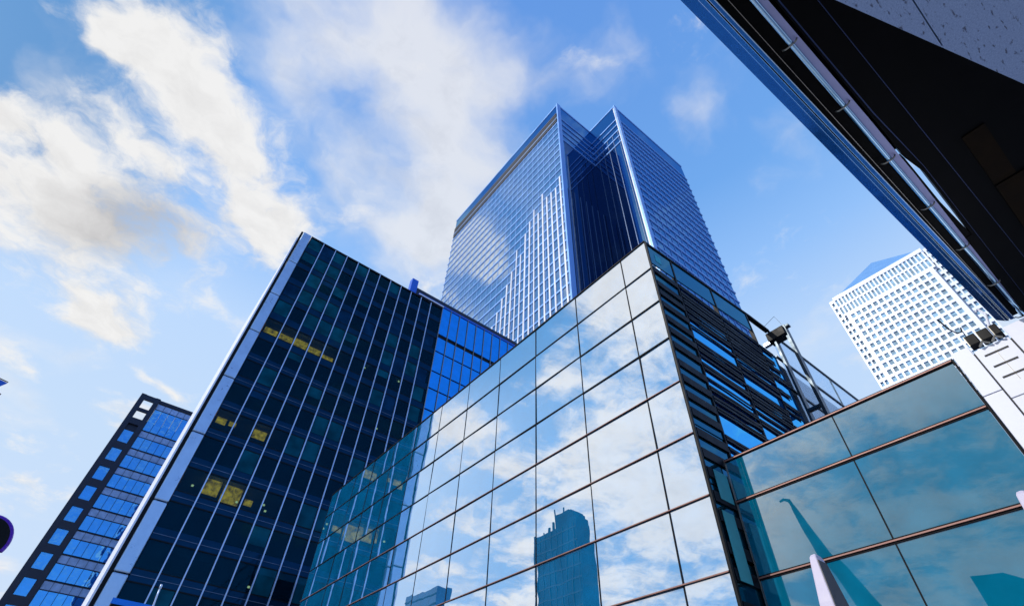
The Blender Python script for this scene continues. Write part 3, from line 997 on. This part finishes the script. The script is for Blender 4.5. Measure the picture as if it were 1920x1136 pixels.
# crown band : two storeys of tall grey-green panels between white mullions
hyb = [(-.6+1.86*i, .55+1.86*i) for i in range(24)]
wall_holes(CX+1.2, -1.4, 43.6, 195.6, 209.0, hyb, [(196.8, 201.6), (202.7, 207.2)], .6).build('crown_band', 'steel', one)
box(CX+1.65, CX+1.75, -1.3, 43.5, 195.7, 208.9).build('crown_glazing', 'grey_win', one)
box(CX+1.0, CX+45, -1.45, 43.7, 207.3, 209.6).build('crown_coping', 'steel', one)
g = G()
cx_, cy_ = CX+23, 20.5
g.v += [(CX+2, -.5, 209.62), (CX+44, -.5, 209.62), (CX+44, 41.6, 209.62), (CX+2, 41.6, 209.62), (cx_, cy_, 236.0)]
g.f += [(0, 1, 4), (1, 2, 4), (2, 3, 4), (3, 0, 4), (3, 2, 1, 0)]
g.build('pyramid_roof', 'roof_blue', one)

# ------------------------------------------------------------------ pale masts in front of the wing


def mast(name, label, x, y, h, grp='pale tapering masts'):
    """blade-like mast of rectangular section, tapering, with a rounded tip"""
    t = thing(name, label, 'mast', (x, y, 0), grp)
    lv = [(0, .62, .80), (h-2.2, .40, .52), (h-.72, .215, .30), (h-.12, .125, .17), (h-.06, .112, .15), (h-.02, .085, .115), (h, .045, .06)]
    g = G()
    for (z0, wy0, wx0), (z1, wy1, wx1) in zip(lv[:-1], lv[1:]):
        p = []
        for z, wy, wx in ((z0, wy0, wx0*1.6), (z1, wy1, wx1*1.6)):
            p += [(x-wx/2, y-wy/2, z), (x+wx/2, y-wy/2, z), (x+wx/2, y+wy/2, z), (x-wx/2, y+wy/2, z)]
        i0 = len(g.v)
        if i0 == 0:
            g.v += p
        else:
            i0 -= 4
            g.v += p[4:]
        a = i0
        g.f += [(a, a+1, a+5, a+4), (a+1, a+2, a+6, a+5), (a+2, a+3, a+7, a+6), (a+3, a, a+4, a+7)]
    n = len(g.v)
    g.f += [(n-4, n-3, n-2, n-1), (3, 2, 1, 0)]
    g.build('shaft', 'mast', t, bevel=.018)
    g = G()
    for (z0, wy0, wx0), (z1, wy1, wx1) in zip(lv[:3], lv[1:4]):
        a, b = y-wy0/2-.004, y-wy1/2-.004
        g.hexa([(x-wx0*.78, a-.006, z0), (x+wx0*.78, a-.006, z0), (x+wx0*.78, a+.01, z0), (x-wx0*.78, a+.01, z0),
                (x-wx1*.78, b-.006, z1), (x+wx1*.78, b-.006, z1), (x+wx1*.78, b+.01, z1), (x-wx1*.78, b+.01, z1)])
    g.build('painted_shade_side', 'navy', t)  # shaded face of the mast, its darkness put into the colour
    box(x-.6, x+.6, y-.5, y+.5, 0, .1).build('base_plate', 'post', t)
    return t


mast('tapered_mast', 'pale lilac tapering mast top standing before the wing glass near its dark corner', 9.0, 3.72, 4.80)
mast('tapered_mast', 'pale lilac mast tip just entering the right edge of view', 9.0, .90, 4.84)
# tall bent mast behind the viewer, seen mirrored in the wing
bm_ = thing('bent_mast', 'tall dark bent mast seen mirrored in the teal wing glass', 'mast', (-27.6, 15.5, 0))
g = G()
pp = [(15.5, 0, 1.1), (17.2, 7, 1.05), (19.2, 12.5, 1.0), (21.2, 17.05, .92), (22.2, 20.2, .72), (23.1, 22.0, .58), (23.75, 24.6, .42), (24.35, 27.3, .24), (24.6, 28.3, .2), (25.1, 28.6, .16), (25.6, 28.5, .1)]
g.tube([(-27.6, y, z) for y, z, r in pp], [r for y, z, r in pp], 14)
g.build('shaft', 'dark_mast', bm_, smooth=True)
box(-29.2, -26, 14, 17, 0, .2).build('base_plate', 'post', bm_)

# ------------------------------------------------------------------ buildings behind the viewer, present in the mirror facades
bt = thing('mirrored_tower', 'dark teal tower with broken roofline seen mirrored in the cloud facade', 'skyscraper', (-103.5, 140, 0))
G().prism([(-107, 128.5), (-100, 128.5), (-100, 151.5), (-107, 151.5)], 0, 78.5).build('body', 'far_glass', bt)
g = G()
for i in range(9):
    y0, y1 = 128.6+i*1.15, 128.6+(i+1)*1.15
    hgt = 78.5+5.0*math.sin(min(1, (i+1)/4)*math.pi/2)
    g.box(-106.8, -100.2, y0, y1, 78.5, hgt)
g.build('curved_crown', 'far_glass', bt)
g = G()
for (y, h, w) in ((136.2, 86, .5), (138, 82.5, .35), (140.4, 86.2, .4), (141.8, 81.8, .8), (144, 80.5, .5), (147, 79.8, .4)):
    g.box(-101.5, -101.5+w, y-w/2, y+w/2, 78.5, h)
g.build('roof_mast', 'far_glass', bt)
for i in range(18):
    box(-99.99, -99.8, 128.6, 151.4, 76-4.2*i, 76.5-4.2*i).build('floor_band', 'dark_mast', bt)
for i in range(8):
    y = 129.8+3.0*i
    box(-99.99, -99.75, y-.12, y+.12, 0, 78).build('fin', 'dark_mast', bt)
bl = thing('mirrored_block', 'pale blue block seen mirrored low in the cloud facade', 'office building', (-103, 232, 0))
G().prism([(-106, 219), (-100, 219), (-100, 246), (-106, 246)], 0, 77).build('body', 'far_blue', bl)
for i in range(18):
    box(-99.99, -99.7, 219, 246, 6+4*i, 6.5+4*i).build('floor_band', 'far_glass', bl)
bk = thing('mirrored_box', 'dark box-like building with a sloped roof seen mirrored in the wing', 'building', (-66, 14, 0))
g = G()
g.hexa([(-70, 8, 0), (-62.6, 8, 0), (-62.6, 16.4, 0), (-70, 16.4, 0), (-70, 8, 21), (-62.6, 8, 21), (-62.6, 16.4, 27.0), (-70, 16.4, 27.0)])
g.hexa([(-70, 16.4, 0), (-62.6, 16.4, 0), (-62.6, 19.9, 0), (-70, 19.9, 0), (-70, 16.4, 27), (-62.6, 16.4, 27), (-62.6, 19.9, 27.3), (-70, 19.9, 27.3)])
g.build('body', 'far_glass', bk)
for i in range(5):
    box(-62.59, -62.4, 9, 19.5, 3+4*i, 3.4+4*i).build('floor_band', 'dark_mast', bk)

# ------------------------------------------------------------------ small things low at the left
sg = thing('round_sign', 'round black sign with a purple rim cut by the left edge', 'sign', (-1.02, 7.62, 0))
c0 = Vector((-1.07, 7.72, 3.51))
g = G()
g.tube([c0-Vector((0, .03, 0)), c0+Vector((0, .03, 0))], .22, 32)
g.build('disc', 'black', sg)
g = G()
N = 40
g.tube([c0+.225*Vector((math.cos(2*math.pi*i/N), 0, math.sin(2*math.pi*i/N))) for i in range(N+1)], .028, 10)
g.build('rim', 'purple', sg, smooth=True)
G().tube([(c0.x, c0.y+.06, 0), (c0.x, c0.y+.06, 3.6)], .035, 12).build('pole', 'post', sg, smooth=True)

fl = thing('banner_pole', 'blue banner corner on a pole at the left edge above the purple-rimmed sign', 'banner', (-7.6, 26.6, 0))
G().tube([(-7.6, 26.6, 0), (-7.6, 26.6, 14.2)], .06, 12).build('pole', 'post', fl, smooth=True)
g = G()
g.hexa([(-7.55, 26.62, 13.45), (-6.55, 26.62, 13.55), (-6.55, 26.64, 13.55), (-7.55, 26.64, 13.45),
        (-7.55, 26.62, 13.95), (-6.42, 26.62, 13.78), (-6.42, 26.64, 13.78), (-7.55, 26.64, 13.95)])
g.build('banner', 'flag', fl)
G().tube([(-7.6, 26.6, 13.98), (-6.42, 26.6, 13.81)], .022, 8).build('arm', 'black', fl)
G().tube([(-7.6, 26.7, 13.33), (-6.36, 26.8, 13.33)], .035, 8).build('lower_arm', 'black', fl)

ki = thing('shelter_roof', 'dark flat shelter roof with a blue rim at the foot of the dark office block', 'shelter', (4.5, 31, 0))
box(1.3, 4.3, 30, 33, 7.62, 7.88).build('roof', 'black', ki, bevel=.05)
box(1.27, 4.35, 29.93, 29.99, 7.76, 7.98).build('rim', 'fascia', ki)
for x in (1.6, 4.1):
    box(x-.08, x+.08, 31.4, 31.6, 0, 7.61).build('post', 'post', ki)
la = thing('lamp_arm', 'thin pale lamp arm rising over the blue-rimmed shelter roof', 'lamp', (2.85, 29.5, 0))
G().tube([(2.84, 29.5, 0), (2.84, 29.5, 7.9), (2.80, 29.5, 8.25), (2.78, 29.5, 8.55)], .035, 8).build('pole', 'fin', la, smooth=True)
G().tube([(2.78, 29.5, 8.55), (2.77, 29.5, 8.72)], .05, 8).build('lamp_head', 'fin', la, smooth=True)

for o in bpy.data.objects:
    if '_o' in o:
        del o['_o']
